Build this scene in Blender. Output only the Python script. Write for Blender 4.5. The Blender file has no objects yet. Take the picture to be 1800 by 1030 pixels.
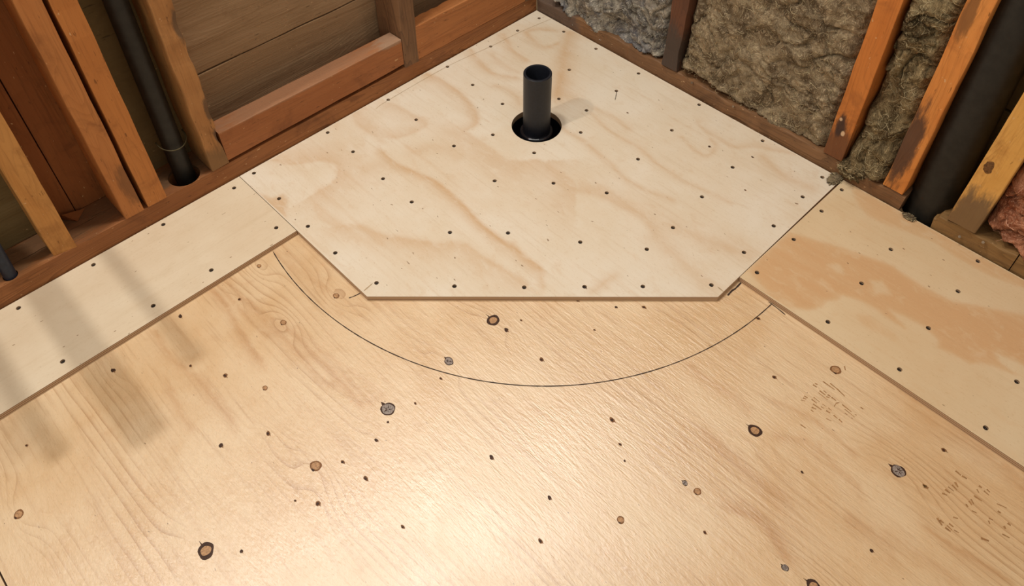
import bpy, bmesh, math, random
import numpy as np
from mathutils import Vector, Matrix, noise
from mathutils.geometry import delaunay_2d_cdt

# ------------------------------------------------------------------ clear
for blk in (bpy.data.objects, bpy.data.meshes, bpy.data.materials, bpy.data.lights, bpy.data.cameras):
    for it in list(blk):
        blk.remove(it)
SC = bpy.context.scene
COL = SC.collection

# The room corner is the origin. The left wall is the plane y = 0 (it runs along +x),
# the right wall is the plane x = 0 (it runs along +y); the lower plywood is z = 0.
# ------------------------------------------------------------------ camera
yaw, pitch, roll = math.radians(226.0868), math.radians(45.7953), math.radians(-0.4954)
F = Vector((math.cos(yaw)*math.cos(pitch), math.sin(yaw)*math.cos(pitch), -math.sin(pitch)))
R = F.cross(Vector((0, 0, 1))).normalized()
U = R.cross(F)
R2 = R*math.cos(roll) + U*math.sin(roll)
U2 = -R*math.sin(roll) + U*math.cos(roll)
cam = bpy.data.cameras.new('camera')
cam.sensor_fit = 'HORIZONTAL'
cam.sensor_width = 36.0
cam.lens = 1411.28/1800*36
cam.shift_y = -0.09465
cam.clip_start = 0.01
camo = bpy.data.objects.new('camera', cam)
m = Matrix((R2, U2, -F)).transposed().to_4x4()
m.translation = Vector((1.3523, 1.3023, 1.219))
camo.matrix_world = m
COL.objects.link(camo)
SC.camera = camo

# ------------------------------------------------------------------ light
world = bpy.data.worlds.new('world')
SC.world = world
world.use_nodes = True
bg = world.node_tree.nodes['Background']
bg.inputs[0].default_value = (1.0, 0.95, 0.86, 1)
bg.inputs[1].default_value = 0.54

def light(name, kind, loc, energy, color, size, target=None):
    l = bpy.data.lights.new(name, kind)
    l.energy = energy
    l.color = color
    if kind == 'AREA':
        l.shape = 'DISK'
        l.size = size
    else:
        l.shadow_soft_size = size
    o = bpy.data.objects.new(name, l)
    o.location = loc
    if target:
        o.rotation_euler = (Vector(target)-Vector(loc)).to_track_quat('-Z', 'Y').to_euler()
    COL.objects.link(o)
    return o
# two recessed ceiling lamps above the shower corner, and the bare bulb on the left wall above the sink
light('ceiling_lamp', 'AREA', (0.82, 0.10, 2.25), 16.5, (1.0, 0.97, 0.905), 0.2, target=(0.86, 0.6, 0.0))
light('ceiling_lamp', 'AREA', (0.28, 0.42, 2.25), 11.5, (1.0, 0.97, 0.905), 0.2, target=(0.4, 0.6, 0.0))
light('wall_bulb', 'POINT', (1.73, 0.045, 1.90), 45, (1.0, 0.985, 0.945), 0.035)

vs = SC.view_settings
vs.view_transform = 'Standard'
vs.look = 'None'
vs.gamma = 1.0
vs.use_curve_mapping = False
vs.exposure = 0.0

# ------------------------------------------------------------------ measured positions (metres)
SCREW_PENT = [(0.0237,0.0328),(0.0225,0.1217),(0.0199,0.2318),(0.1050,0.0336),(0.2038,0.0355),(0.3390,0.0221),(0.3435,0.1204),(0.0227,0.3739),(0.0152,0.5511),(0.0174,0.7273),(0.0262,0.8825),(0.5247,0.0214),(0.5239,0.1243),(0.3422,0.2237),(0.1329,0.2443),(0.1141,0.3806),(0.2190,0.3788),(0.2338,0.3041),(0.2864,0.4219),(0.4337,0.2873),(0.5214,0.2537),(0.4102,0.3957),(0.2625,0.5698),(0.1335,0.5625),(0.1368,0.7301),(0.1074,0.8847),(0.2568,0.7372),(0.2205,0.8877),(0.3218,0.8858),(0.4335,0.8891),(0.5284,0.8005),(0.6073,0.7238),(0.6894,0.6449),(0.7816,0.5504),(0.8821,0.4406),(0.8942,0.3242),(0.8923,0.2272),(0.8908,0.1190),(0.8871,0.0149),(0.6961,0.0175),(0.6935,0.1103),(0.6987,0.2250),(0.5328,0.3980),(0.4485,0.4913),(0.3897,0.5898),(0.6989,0.3221),(0.6980,0.4420),(0.6159,0.5250),(0.5306,0.6430),(0.3688,0.7481),(0.4510,0.7473)]
SCREW_LEFT = [(0.9416,0.0247),(1.0996,0.0161),(1.2475,0.0185),(1.3922,0.0210),(0.9403,0.1854),(1.0906,0.1917),(1.2109,0.1920),(1.3818,0.1928)]
SCREW_RIGHT = [(0.0308,0.9311),(0.1155,0.9338),(0.1105,1.0833),(0.2232,0.9357),(0.3466,0.9323),(0.2282,1.0855),(0.1171,1.2212),(0.3521,1.0872),(0.2354,1.2208),(0.3529,1.2259),(0.0187,1.2156),(0.2335,1.3772),(0.3560,1.3768)]
KNOTS = [('ring',0.7774,0.6524,0.0105),('ring',1.3663,0.6551,0.0110),('ring',0.6213,1.1147,0.0098),('ring',0.7675,1.3116,0.0090),('grey',1.0284,0.6600,0.0110),('grey',0.5185,1.3130,0.0099),('grey',0.8934,0.6613,0.0075),('grey',0.7742,1.2689,0.0046),('grey',0.7753,1.0887,0.0040),('tan',1.1735,0.6588,0.0082),('tan',0.7725,1.1107,0.0053),('tan',0.8918,1.0559,0.0052),('tan',0.4230,1.1476,0.0079),('tan',1.5443,0.4045,0.0066),('tan',0.9508,0.4032,0.0054),('tan',1.0564,0.3852,0.0052),('tan',1.0157,0.2373,0.0040),('tan',1.1546,0.4798,0.0041),('dot',0.7750,0.6847,0.0041),('dot',0.7741,0.7735,0.0040),('dot',1.1908,0.4096,0.0040),('dot',1.1850,0.2391,0.0038),('dot',1.0859,0.2816,0.0030),('dot',1.1971,0.5570,0.0038),('dot',1.2637,0.5212,0.0037),('dot',1.2061,0.7123,0.0040),('dot',1.1386,0.6836,0.0031),('dot',1.0772,0.6915,0.0030),('dot',0.9887,0.6840,0.0023),('dot',0.9264,0.6780,0.0026),('dot',0.9441,0.9564,0.0032),('dot',0.7741,0.9374,0.0043),('dot',0.8159,1.1567,0.0026),('dot',0.9629,0.8451,0.0037),('dot',1.1351,0.8321,0.0029),('dot',1.0014,0.9927,0.0034),('dot',0.6620,1.3447,0.0027),('dot',0.5120,1.0809,0.0035),('dot',0.4329,1.3471,0.0037),('dot',1.3261,0.2623,0.0040),('dot',1.4908,0.2985,0.0023),('dot',1.2244,0.3493,0.0026),('dot',1.3290,0.6928,0.0025),('dot',0.7981,0.9751,0.0026),('dot',1.1289,0.7317,0.0038),('dot',0.8146,0.9987,0.0018),('dot',0.6334,0.7304,0.0032),('dot',0.5566,0.8280,0.0036),('dot',0.5936,0.7916,0.0026),('dot',0.4268,0.9917,0.0033),('dot',1.2288,0.6838,0.0019),('dot',1.0434,0.6791,0.0021),('dot',0.6605,0.7973,0.0021),('dot',0.7408,0.6884,0.0021),('dot',0.6287,1.2076,0.0022),]
TICK_A = [(0.9371,0.4242),(0.9254,0.4281),(0.9113,0.4307)]
TICK_B = [(0.9102,0.4390),(0.8879,0.4363)]
TICK_C = [(0.3767,0.9213),(0.3984,0.9220),(0.4075,0.9206),(0.4233,0.9214)]
TICK_D = [(0.3764,0.9832),(0.3774,1.0024),(0.3796,1.0220)]
TICK_E = [(0.4288,0.8994),(0.4304,0.9148)]
SCRATCH = [(0.1138,0.3812),(0.1280,0.3916),(0.1430,0.4009)]
GUIDE = [(-0.0025,0.0588),(0.1037,0.0430),(0.2049,0.0355),(0.3392,0.0212),(0.5250,0.0229),(0.5678,0.0279)]
FIG_PENT = [([(0.644,0.157),(0.651,0.193),(0.636,0.258),(0.623,0.311),(0.626,0.363),(0.629,0.414),(0.635,0.467),(0.636,0.523),(0.633,0.573),(0.633,0.614),(0.633,0.633)],0.004,0.016,0.9),
([(0.836,0.002),(0.811,0.052),(0.764,0.077),(0.743,0.111),(0.754,0.141),(0.783,0.161),(0.822,0.162)],0.05,0.004,0.55),
([(0.822,0.162),(0.847,0.184),(0.860,0.223),(0.851,0.268)],0.02,0.005,0.45),
([(0.851,0.268),(0.818,0.301),(0.806,0.341),(0.775,0.386),(0.742,0.446),(0.704,0.476),(0.696,0.532),(0.689,0.578),(0.682,0.643)],0.006,0.03,0.6),
([(0.614,0.005),(0.630,0.055),(0.622,0.108),(0.591,0.144),(0.536,0.157),(0.516,0.149),(0.515,0.112),(0.528,0.037)],0.03,0.005,0.5),
([(0.393,0.165),(0.408,0.208),(0.431,0.233),(0.470,0.231)],0.005,0.03,0.5),
([(0.470,0.231),(0.470,0.276),(0.468,0.323),(0.469,0.372),(0.448,0.397),(0.418,0.423)],0.004,0.06,0.55),
([(0.597,0.204),(0.565,0.218),(0.542,0.249),(0.538,0.288)],0.02,0.02,0.4),
([(0.730,0.189),(0.701,0.177),(0.670,0.191)],0.03,0.03,0.35),
([(0.660,0.217),(0.640,0.294),(0.641,0.363),(0.646,0.427),(0.641,0.490)],0.003,0.006,0.3),
([(0.463,0.379),(0.449,0.401),(0.422,0.415),(0.411,0.455),(0.412,0.495),(0.419,0.528),(0.430,0.541)],0.004,0.06,0.6),
([(0.430,0.541),(0.407,0.571),(0.400,0.617),(0.391,0.670),(0.395,0.703),(0.416,0.739)],0.03,0.008,0.5),
([(0.306,0.384),(0.304,0.440),(0.310,0.496),(0.317,0.540),(0.328,0.587),(0.327,0.627),(0.316,0.669),(0.309,0.699)],0.006,0.008,0.6),
([(0.221,0.394),(0.235,0.464),(0.233,0.528),(0.238,0.575),(0.247,0.625),(0.247,0.666),(0.243,0.702),(0.233,0.743),(0.231,0.784)],0.006,0.006,0.5),
([(0.199,0.387),(0.193,0.450),(0.199,0.490)],0.008,0.008,0.5),
([(0.135,0.590),(0.147,0.630),(0.146,0.670),(0.109,0.668),(0.097,0.645)],0.004,0.006,0.5),
([(0.071,0.589),(0.085,0.621),(0.083,0.650),(0.082,0.695),(0.050,0.727),(0.016,0.778),(-0.009,0.819)],0.012,0.004,0.5),
([(0.064,0.756),(0.080,0.823),(0.072,0.886)],0.012,0.012,0.55),
([(0.365,0.747),(0.352,0.802),(0.319,0.890)],0.02,0.025,0.45),
([(0.416,0.739),(0.423,0.787),(0.433,0.844),(0.435,0.898)],0.02,0.02,0.4),
([(0.629,0.550),(0.632,0.595),(0.640,0.634),(0.661,0.670)],0.004,0.01,0.5),
([(0.606,0.743),(0.574,0.743),(0.545,0.746)],0.01,0.01,0.5),
([(0.392,0.003),(0.386,0.049),(0.385,0.108),(0.396,0.163),(0.417,0.215),(0.440,0.236),(0.465,0.234)],0.005,0.02,0.7),
([(0.250,0.009),(0.273,0.080),(0.273,0.131),(0.249,0.175)],0.006,0.012,0.6),
([(0.222,0.058),(0.238,0.094),(0.231,0.163)],0.006,0.008,0.4),
([(0.140,0.018),(0.171,0.076),(0.182,0.139)],0.006,0.012,0.6),
([(0.064,0.149),(0.104,0.137),(0.109,0.104),(0.092,0.055),(0.060,0.069),(0.033,0.113)],0.012,0.006,0.7),
([(0.019,0.138),(0.091,0.187),(0.162,0.241),(0.229,0.291)],0.03,0.018,0.8),
([(0.309,0.164),(0.296,0.205),(0.314,0.253)],0.01,0.01,0.4),
([(0.615,0.010),(0.624,0.072),(0.624,0.131)],0.02,0.01,0.35)]
FIG_FLOOR = [([(1.112,0.220),(1.110,0.278),(1.120,0.340),(1.126,0.385),(1.129,0.432)],0.003,0.01,0.7),
([(1.076,0.220),(1.077,0.282),(1.078,0.343),(1.079,0.387),(1.075,0.429),(1.074,0.474),(1.075,0.527),(1.064,0.561)],0.003,0.008,0.65),
([(1.071,0.288),(1.069,0.358),(1.059,0.426),(1.058,0.477),(1.054,0.529),(1.053,0.583),(1.054,0.621)],0.003,0.008,0.65),
([(1.095,0.222),(1.096,0.284),(1.097,0.344),(1.092,0.394)],0.003,0.006,0.5),
([(1.054,0.411),(1.053,0.463),(1.052,0.507),(1.041,0.554),(1.040,0.596),(1.039,0.630)],0.003,0.007,0.55),
([(1.041,0.412),(1.040,0.464),(1.036,0.523),(1.025,0.570),(1.020,0.604),(1.017,0.636)],0.003,0.006,0.45),
([(1.235,0.234),(1.239,0.281),(1.238,0.325),(1.230,0.356),(1.229,0.404),(1.228,0.467),(1.232,0.512)],0.003,0.008,0.6),
([(1.224,0.374),(1.223,0.422),(1.222,0.462),(1.221,0.495)],0.003,0.006,0.4),
([(1.269,0.353),(1.278,0.401),(1.281,0.463)],0.003,0.006,0.5),
([(0.959,0.245),(0.966,0.292),(0.960,0.376)],0.004,0.006,0.4),
([(0.974,0.223),(0.974,0.276),(0.975,0.305)],0.004,0.006,0.4),
([(0.596,0.965),(0.596,1.009),(0.592,1.055),(0.597,1.084)],0.006,0.014,0.5),
([(0.682,1.061),(0.684,1.109),(0.686,1.150),(0.685,1.187),(0.683,1.218)],0.008,0.016,0.6),
([(0.762,1.163),(0.746,1.190),(0.746,1.218),(0.755,1.242),(0.762,1.260)],0.016,0.004,0.8),
([(0.603,1.144),(0.581,1.179),(0.577,1.214),(0.584,1.251),(0.587,1.283)],0.004,0.008,0.5),
([(0.552,1.101),(0.538,1.162),(0.533,1.207),(0.541,1.249)],0.003,0.006,0.5),
([(0.567,1.388),(0.570,1.422),(0.565,1.458),(0.559,1.505)],0.003,0.008,0.7),
([(0.621,1.345),(0.617,1.392),(0.612,1.453)],0.004,0.01,0.4),
([(0.639,1.295),(0.637,1.324),(0.635,1.353)],0.01,0.016,0.5),
([(0.372,1.243),(0.389,1.288),(0.400,1.312)],0.02,0.02,0.4),
([(0.396,1.341),(0.387,1.401),(0.400,1.461)],0.02,0.02,0.45)]
PATCH_RIGHT = [([(0.014,0.943),(0.045,0.979),(0.057,1.008),(0.054,1.046),(0.045,1.086),(0.034,1.123),(0.037,1.158),(0.038,1.207),(0.037,1.250),(0.027,1.288),(-0.001,1.388),(-0.040,1.374),(-0.009,1.292),(-0.008,1.111),(-0.014,0.936)],.8),
([(0.354,0.918),(0.362,0.938),(0.376,0.978),(0.376,1.018),(0.356,1.044),(0.330,1.062),(0.313,1.060),(0.292,1.074),(0.278,1.074),(0.265,1.100),(0.261,1.131),(0.265,1.165),(0.267,1.194),(0.257,1.173),(0.246,1.152),(0.241,1.176),(0.238,1.210),(0.247,1.245),(0.263,1.253),(0.257,1.276),(0.255,1.304),(0.239,1.315),(0.231,1.337),(0.220,1.371),(0.214,1.336),(0.202,1.324),(0.196,1.343),(0.190,1.372),(0.177,1.452),(0.074,1.415),(0.085,1.330),(0.110,1.285),(0.146,1.225),(0.154,1.169),(0.149,1.105),(0.166,1.045),(0.182,0.993),(0.202,0.950),(0.216,0.921),(0.282,0.917)],1.0),
([(0.234,1.014),(0.217,1.031),(0.232,1.052),(0.238,1.039)],-.8),
([(0.212,1.092),(0.197,1.113),(0.213,1.138),(0.230,1.118)],-.9),
([(0.297,1.114),(0.283,1.135),(0.289,1.185),(0.296,1.197),(0.311,1.158),(0.309,1.129)],.5)]
PATCH_PENT = [([(0.918,0.028),(0.916,0.069),(0.902,0.106),(0.879,0.113),(0.877,0.131),(0.908,0.175),(0.923,0.124)],.8)]
STAMP_A = [((0.4594,1.1441),(0.4597,1.1665)),((0.4539,1.1549),(0.4551,1.1683)),((0.4551,1.1683),(0.4587,1.1853)),((0.4774,1.1356),(0.4771,1.1431)),((0.4726,1.1366),(0.4717,1.1411)),((0.4795,1.1497),(0.4802,1.1615)),((0.4845,1.1501),(0.4857,1.1685)),((0.4747,1.1544),(0.4752,1.1611)),((0.4767,1.1632),(0.4761,1.1691)),((0.4817,1.1636),(0.4799,1.1689)),((0.4764,1.1706),(0.4764,1.1793)),((0.4889,1.1828),(0.4809,1.1819)),((0.4809,1.1819),(0.4758,1.1852)),((0.4980,1.1493),(0.4986,1.1611)),((0.5038,1.1490),(0.5041,1.1593)),((0.5099,1.1552),(0.5095,1.1713)),((0.4988,1.1662),(0.4984,1.1735)),((0.5048,1.1672),(0.5041,1.1731)),((0.4983,1.1771),(0.4987,1.1836)),((0.5051,1.1774),(0.5047,1.1846)),((0.5040,1.1904),(0.5048,1.1982)),((0.5181,1.1851),(0.5162,1.1938)),((0.5043,1.2003),(0.5058,1.2073)),((0.4873,1.2016),(0.4870,1.2063)),((0.4760,1.1903),(0.4772,1.2081)),((0.4807,1.1978),(0.4822,1.2170)),((0.4872,1.2137),(0.4873,1.2162)),((0.4583,1.2146),(0.4585,1.2196)),((0.4769,1.2153),(0.4765,1.2174)),((0.5177,1.1371),(0.5151,1.1431)),((0.5070,1.1369),(0.5064,1.1429)),((0.5120,1.1374),(0.5102,1.1427)),((0.5222,1.1588),(0.5223,1.1639)),((0.5170,1.1570),(0.5148,1.1644)),((0.5583,1.1609),(0.5578,1.1705)),((0.4055,1.1544),(0.4121,1.1601))]
STAMP_B = [((0.4536,1.3760),(0.4547,1.3853)),((0.4544,1.3868),(0.4536,1.3944)),((0.5131,1.3507),(0.5103,1.3591)),((0.5143,1.3530),(0.5124,1.3593)),((0.5116,1.3500),(0.5097,1.3564)),((0.4944,1.3781),(0.4950,1.3863)),((0.4872,1.3795),(0.4876,1.3892)),((0.4797,1.3824),(0.4827,1.3917)),((0.4724,1.3838),(0.4769,1.3907)),((0.5038,1.3777),(0.5014,1.3845)),((0.4514,1.4124),(0.4512,1.4170)),((0.4591,1.4126),(0.4624,1.4172)),((0.4725,1.4139),(0.4723,1.4262)),((0.4812,1.4131),(0.4856,1.4197)),((0.4865,1.4123),(0.4893,1.4182)),((0.4943,1.4112),(0.4967,1.4153)),((0.4977,1.4220),(0.4960,1.4289)),((0.4538,1.4212),(0.4553,1.4297)),((0.4481,1.4234),(0.4495,1.4287)),((0.5465,1.3901),(0.5520,1.4005)),((0.5462,1.3946),(0.5468,1.4004)),((0.5279,1.4063),(0.5247,1.4126)),((0.5517,1.4050),(0.5516,1.4134)),((0.5467,1.4057),(0.5479,1.4140)),((0.5417,1.4065),(0.5419,1.4135)),((0.5457,1.4161),(0.5447,1.4233)),((0.4598,1.4439),(0.4559,1.4574)),((0.4703,1.4498),(0.4701,1.4543)),((0.4906,1.4449),(0.4893,1.4504)),((0.4949,1.4460),(0.4985,1.4498)),((0.4866,1.4657),(0.4889,1.4696)),((0.4778,1.4680),(0.4783,1.4727)),((0.5001,1.4691),(0.4980,1.4793)),((0.5287,1.4493),(0.5245,1.4595))]

# ------------------------------------------------------------------ helpers
rnd = random.Random(7)

def srgb(r, g, b):
    return tuple(((c/255)/12.92 if c/255 <= 0.04045 else ((c/255+0.055)/1.055)**2.4) for c in (r, g, b)) + (1.0,)

def tag(o, label=None, cat=None, group=None, kind=None):
    if label: o['label'] = label
    if cat: o['category'] = cat
    if group: o['group'] = group
    if kind: o['kind'] = kind
    return o

def link(name, me, parent=None, mats=()):
    o = bpy.data.objects.new(name, me)
    COL.objects.link(o)
    if parent: o.parent = parent
    for mt in mats:
        if mt.name not in [x.name for x in me.materials if x]:
            me.materials.append(mt)
    return o

def empty(name, loc=(0, 0, 0)):
    o = bpy.data.objects.new(name, None)
    o.empty_display_size = 0.05
    o.location = loc
    COL.objects.link(o)
    return o

def mesh(name, v, f, mi=None, smooth=False):
    me = bpy.data.meshes.new(name)
    me.from_pydata([tuple(map(float, p)) for p in v], [], [tuple(map(int, q)) for q in f])
    if mi is not None:
        me.polygons.foreach_set('material_index', mi)
    if smooth:
        me.polygons.foreach_set('use_smooth', [True]*len(me.polygons))
    me.update()
    return me

def from_bm(name, bm, smooth=False):
    me = bpy.data.meshes.new(name)
    bm.normal_update()
    bm.to_mesh(me)
    bm.free()
    if smooth:
        me.polygons.foreach_set('use_smooth', [True]*len(me.polygons))
    return me

def inside(P, poly):
    """even-odd test of the points P (n,2)"""
    x, y = P[:, 0], P[:, 1]
    r = np.zeros(len(P), bool)
    n = len(poly)
    for i in range(n):
        x1, y1 = poly[i]
        x2, y2 = poly[(i+1) % n]
        if y1 == y2: continue
        c = ((y1 > y) != (y2 > y)) & (x < (x2-x1)*(y-y1)/(y2-y1)+x1)
        r ^= c
    return r

def circle(c, r, n, ph=0.0):
    return [(c[0]+r*math.cos(ph+2*math.pi*i/n), c[1]+r*math.sin(ph+2*math.pi*i/n)) for i in range(n)]

def grid_pts(x0, x1, y0, y1, d, rng):
    xs = np.arange(x0, x1, d); ys = np.arange(y0, y1, d)
    X, Y = np.meshgrid(xs, ys)
    P = np.stack([X.ravel(), Y.ravel()], 1)
    return P + rng.uniform(-d*.2, d*.2, P.shape)

def seg_dist(P, a, b):
    a = np.array(a); b = np.array(b)
    ab = b-a
    t = np.clip(((P-a) @ ab)/max(ab @ ab, 1e-12), 0, 1)
    d = P-(a+t[:, None]*ab)
    side = ab[0]*(P[:, 1]-a[1])-ab[1]*(P[:, 0]-a[0])
    return np.hypot(d[:, 0], d[:, 1]), side

def poly_dist(P, pts, closed=False):
    D = np.full(len(P), 9.0); S = np.zeros(len(P))
    n = len(pts)
    for i in range(n if closed else n-1):
        d, s = seg_dist(P, pts[i], pts[(i+1) % n])
        k = d < D
        D[k] = d[k]; S[k] = s[k]
    return D, S

def wobble(P, amp, sc, seed):
    """smooth noise offset so that drawn figure edges become irregular"""
    Q = P.copy()
    for i in range(len(P)):
        v = noise.noise_vector(Vector((P[i, 0]*sc, P[i, 1]*sc, seed)))
        w = noise.noise_vector(Vector((P[i, 0]*sc*4, P[i, 1]*sc*1.5, seed+9)))
        Q[i, 0] += amp*(v.x+.4*w.x); Q[i, 1] += amp*(v.y+.4*w.y)
    return Q

def smooth(curve, n=3):
    """Catmull-Rom the figure curve"""
    P = [np.array(p) for p in curve]
    out = []
    for i in range(len(P)-1):
        p0 = P[max(i-1, 0)]; p1 = P[i]; p2 = P[i+1]; p3 = P[min(i+2, len(P)-1)]
        for k in range(n):
            t = k/n
            out.append(tuple(.5*((2*p1)+(-p0+p2)*t+(2*p0-5*p1+4*p2-p3)*t*t+(-p0+3*p1-3*p2+p3)*t**3)))
    out.append(tuple(P[-1]))
    return out

def figure(P, curves, patches=(), seed=1.0):
    Q = wobble(P, .004, 14, seed)
    v = np.zeros(len(P))
    for pts, wa, wb, s in curves:
        D, S = poly_dist(Q, smooth(pts))
        w = np.where(S > 0, wa, wb)
        v = np.maximum(v, s*np.exp(-(D/w)**1.3))
    for pts, s in patches:
        D, _ = poly_dist(Q, pts, True)
        ins = inside(Q, pts)
        k = np.where(ins, 1-.45*np.exp(-(D/.004)), np.exp(-(D/.0025)**2)*.5)
        k = np.clip(k, 0, 1)
        if s > 0: v = np.maximum(v, s*k)
        else: v = v*(1-(-s)*k)
    return v

def slab(name, outline, holes, z0, z1, extra=None, figs=None, grain=None):
    """board of the given outline with through holes; extra = interior points, figs(P)/grain(P) -> vertex attributes"""
    pts = list(outline)
    edges = [(i, (i+1) % len(outline)) for i in range(len(outline))]
    for h in holes:
        b = len(pts)
        pts += h
        edges += [(b+i, b+(i+1) % len(h)) for i in range(len(h))]
    if extra is not None and len(extra):
        keep = inside(extra, outline)
        D, _ = poly_dist(extra, outline, True)
        keep &= D > .0015
        for h in holes:
            c = np.mean(np.array(h), 0); r = np.max(np.hypot(*(np.array(h)-c).T))
            keep &= np.hypot(extra[:, 0]-c[0], extra[:, 1]-c[1]) > r*1.1+.0004
        pts += [tuple(p) for p in extra[keep]]
    res = delaunay_2d_cdt([Vector(p) for p in pts], edges, [], 0, 1e-7)
    V = np.array([tuple(v) for v in res[0]])
    T = np.array([tuple(f) for f in res[2]])
    C = V[T].mean(1)
    ok = inside(C, outline)
    for h in holes:
        ok &= ~inside(C, h)
    T = T[ok]
    a, b, c = V[T[:, 0]], V[T[:, 1]], V[T[:, 2]]
    cr = (b[:, 0]-a[:, 0])*(c[:, 1]-a[:, 1])-(b[:, 1]-a[:, 1])*(c[:, 0]-a[:, 0])
    T[cr < 0] = T[cr < 0][:, ::-1]
    n = len(V)
    verts = [(x, y, z1) for x, y in V]
    faces = [tuple(t) for t in T]
    # rims
    def rim(loop, flip):
        base = len(verts)
        m_ = len(loop)
        for x, y in loop: verts.append((x, y, z1))
        for x, y in loop: verts.append((x, y, z0))
        for i in range(m_):
            j = (i+1) % m_
            q = (base+i, base+m_+i, base+m_+j, base+j)
            faces.append(q if flip else q[::-1])
    area = sum(outline[i][0]*outline[(i+1) % len(outline)][1]-outline[(i+1) % len(outline)][0]*outline[i][1] for i in range(len(outline)))
    rim(outline, area > 0)
    for h in holes: rim(h, False)
    if not holes:
        b0 = len(verts)
        for x, y in outline: verts.append((x, y, z0))
        bot = list(range(b0, len(verts)))
        faces.append(tuple(bot[::-1] if area > 0 else bot))
    me = mesh(name, verts, faces)
    P = np.array([(v[0], v[1]) for v in verts])
    for nm, fn in (('fig', figs), ('grain', grain)):
        if fn is not None:
            at = me.attributes.new(nm, 'FLOAT', 'POINT')
            at.data.foreach_set('value', fn(P).astype(np.float32))
    return me

# ------------------------------------------------------------------ node builder
class NT:
    def __init__(s, name):
        s.mat = bpy.data.materials.new(name)
        s.mat.use_nodes = True
        s.t = s.mat.node_tree
        s.t.nodes.clear()
        s.out = s.t.nodes.new('ShaderNodeOutputMaterial')
        s.b = s.t.nodes.new('ShaderNodeBsdfPrincipled')
        s.t.links.new(s.b.outputs[0], s.out.inputs[0])
        s.pos = s.new('ShaderNodeTexCoord').outputs['Object']
    def new(s, k): return s.t.nodes.new(k)
    def put(s, sock, v):
        if isinstance(v, bpy.types.NodeSocket): s.t.links.new(v, sock)
        elif v is not None: sock.default_value = v
    def set(s, **kw):
        for k, v in kw.items(): s.put(s.b.inputs[k.replace('_', ' ')], v)
    def math(s, op, a, b=None, c=None, clamp=False):
        n = s.new('ShaderNodeMath'); n.operation = op; n.use_clamp = clamp
        s.put(n.inputs[0], a); s.put(n.inputs[1], b)
        if c is not None: s.put(n.inputs[2], c)
        return n.outputs[0]
    def vm(s, op, a, b=None):
        n = s.new('ShaderNodeVectorMath'); n.operation = op
        s.put(n.inputs[0], a); s.put(n.inputs[1], b)
        return n.outputs['Value'] if op in ('DISTANCE', 'LENGTH', 'DOT_PRODUCT') else n.outputs[0]
    def map(s, sc, loc=(0, 0, 0), vec=None):
        n = s.new('ShaderNodeMapping'); s.put(n.inputs[0], vec or s.pos)
        n.inputs['Scale'].default_value = sc; n.inputs['Location'].default_value = loc
        return n.outputs[0]
    def noise(s, vec, scale=1.0, detail=3.0, rough=.55, dist=0.0, color=False):
        n = s.new('ShaderNodeTexNoise')
        s.put(n.inputs['Vector'], vec); n.inputs['Scale'].default_value = scale
        n.inputs['Detail'].default_value = detail; n.inputs['Roughness'].default_value = rough
        n.inputs['Distortion'].default_value = dist
        return n.outputs[1 if color else 0]
    def ramp(s, f, a, b, lo=0.0, hi=1.0):
        n = s.new('ShaderNodeMapRange'); n.interpolation_type = 'SMOOTHSTEP'
        s.put(n.inputs[0], f); n.inputs[1].default_value = a; n.inputs[2].default_value = b
        n.inputs[3].default_value = lo; n.inputs[4].default_value = hi
        return n.outputs[0]
    def mix(s, f, a, b, mode='MIX'):
        n = s.new('ShaderNodeMix'); n.data_type = 'RGBA'; n.blend_type = mode
        s.put(n.inputs[0], f); s.put(n.inputs[6], a); s.put(n.inputs[7], b)
        return n.outputs[2]
    def attr(s, name):
        n = s.new('ShaderNodeAttribute'); n.attribute_name = name
        return n.outputs['Fac']
    def sep(s, v):
        n = s.new('ShaderNodeSeparateXYZ'); s.put(n.inputs[0], v)
        return n.outputs
    def bump(s, h, strength, dist):
        n = s.new('ShaderNodeBump'); n.inputs['Strength'].default_value = strength
        n.inputs['Distance'].default_value = dist; s.put(n.inputs['Height'], h)
        s.put(s.b.inputs['Normal'], n.outputs[0])
    def normal(s): return s.new('ShaderNodeNewGeometry').outputs['Normal']

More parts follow.
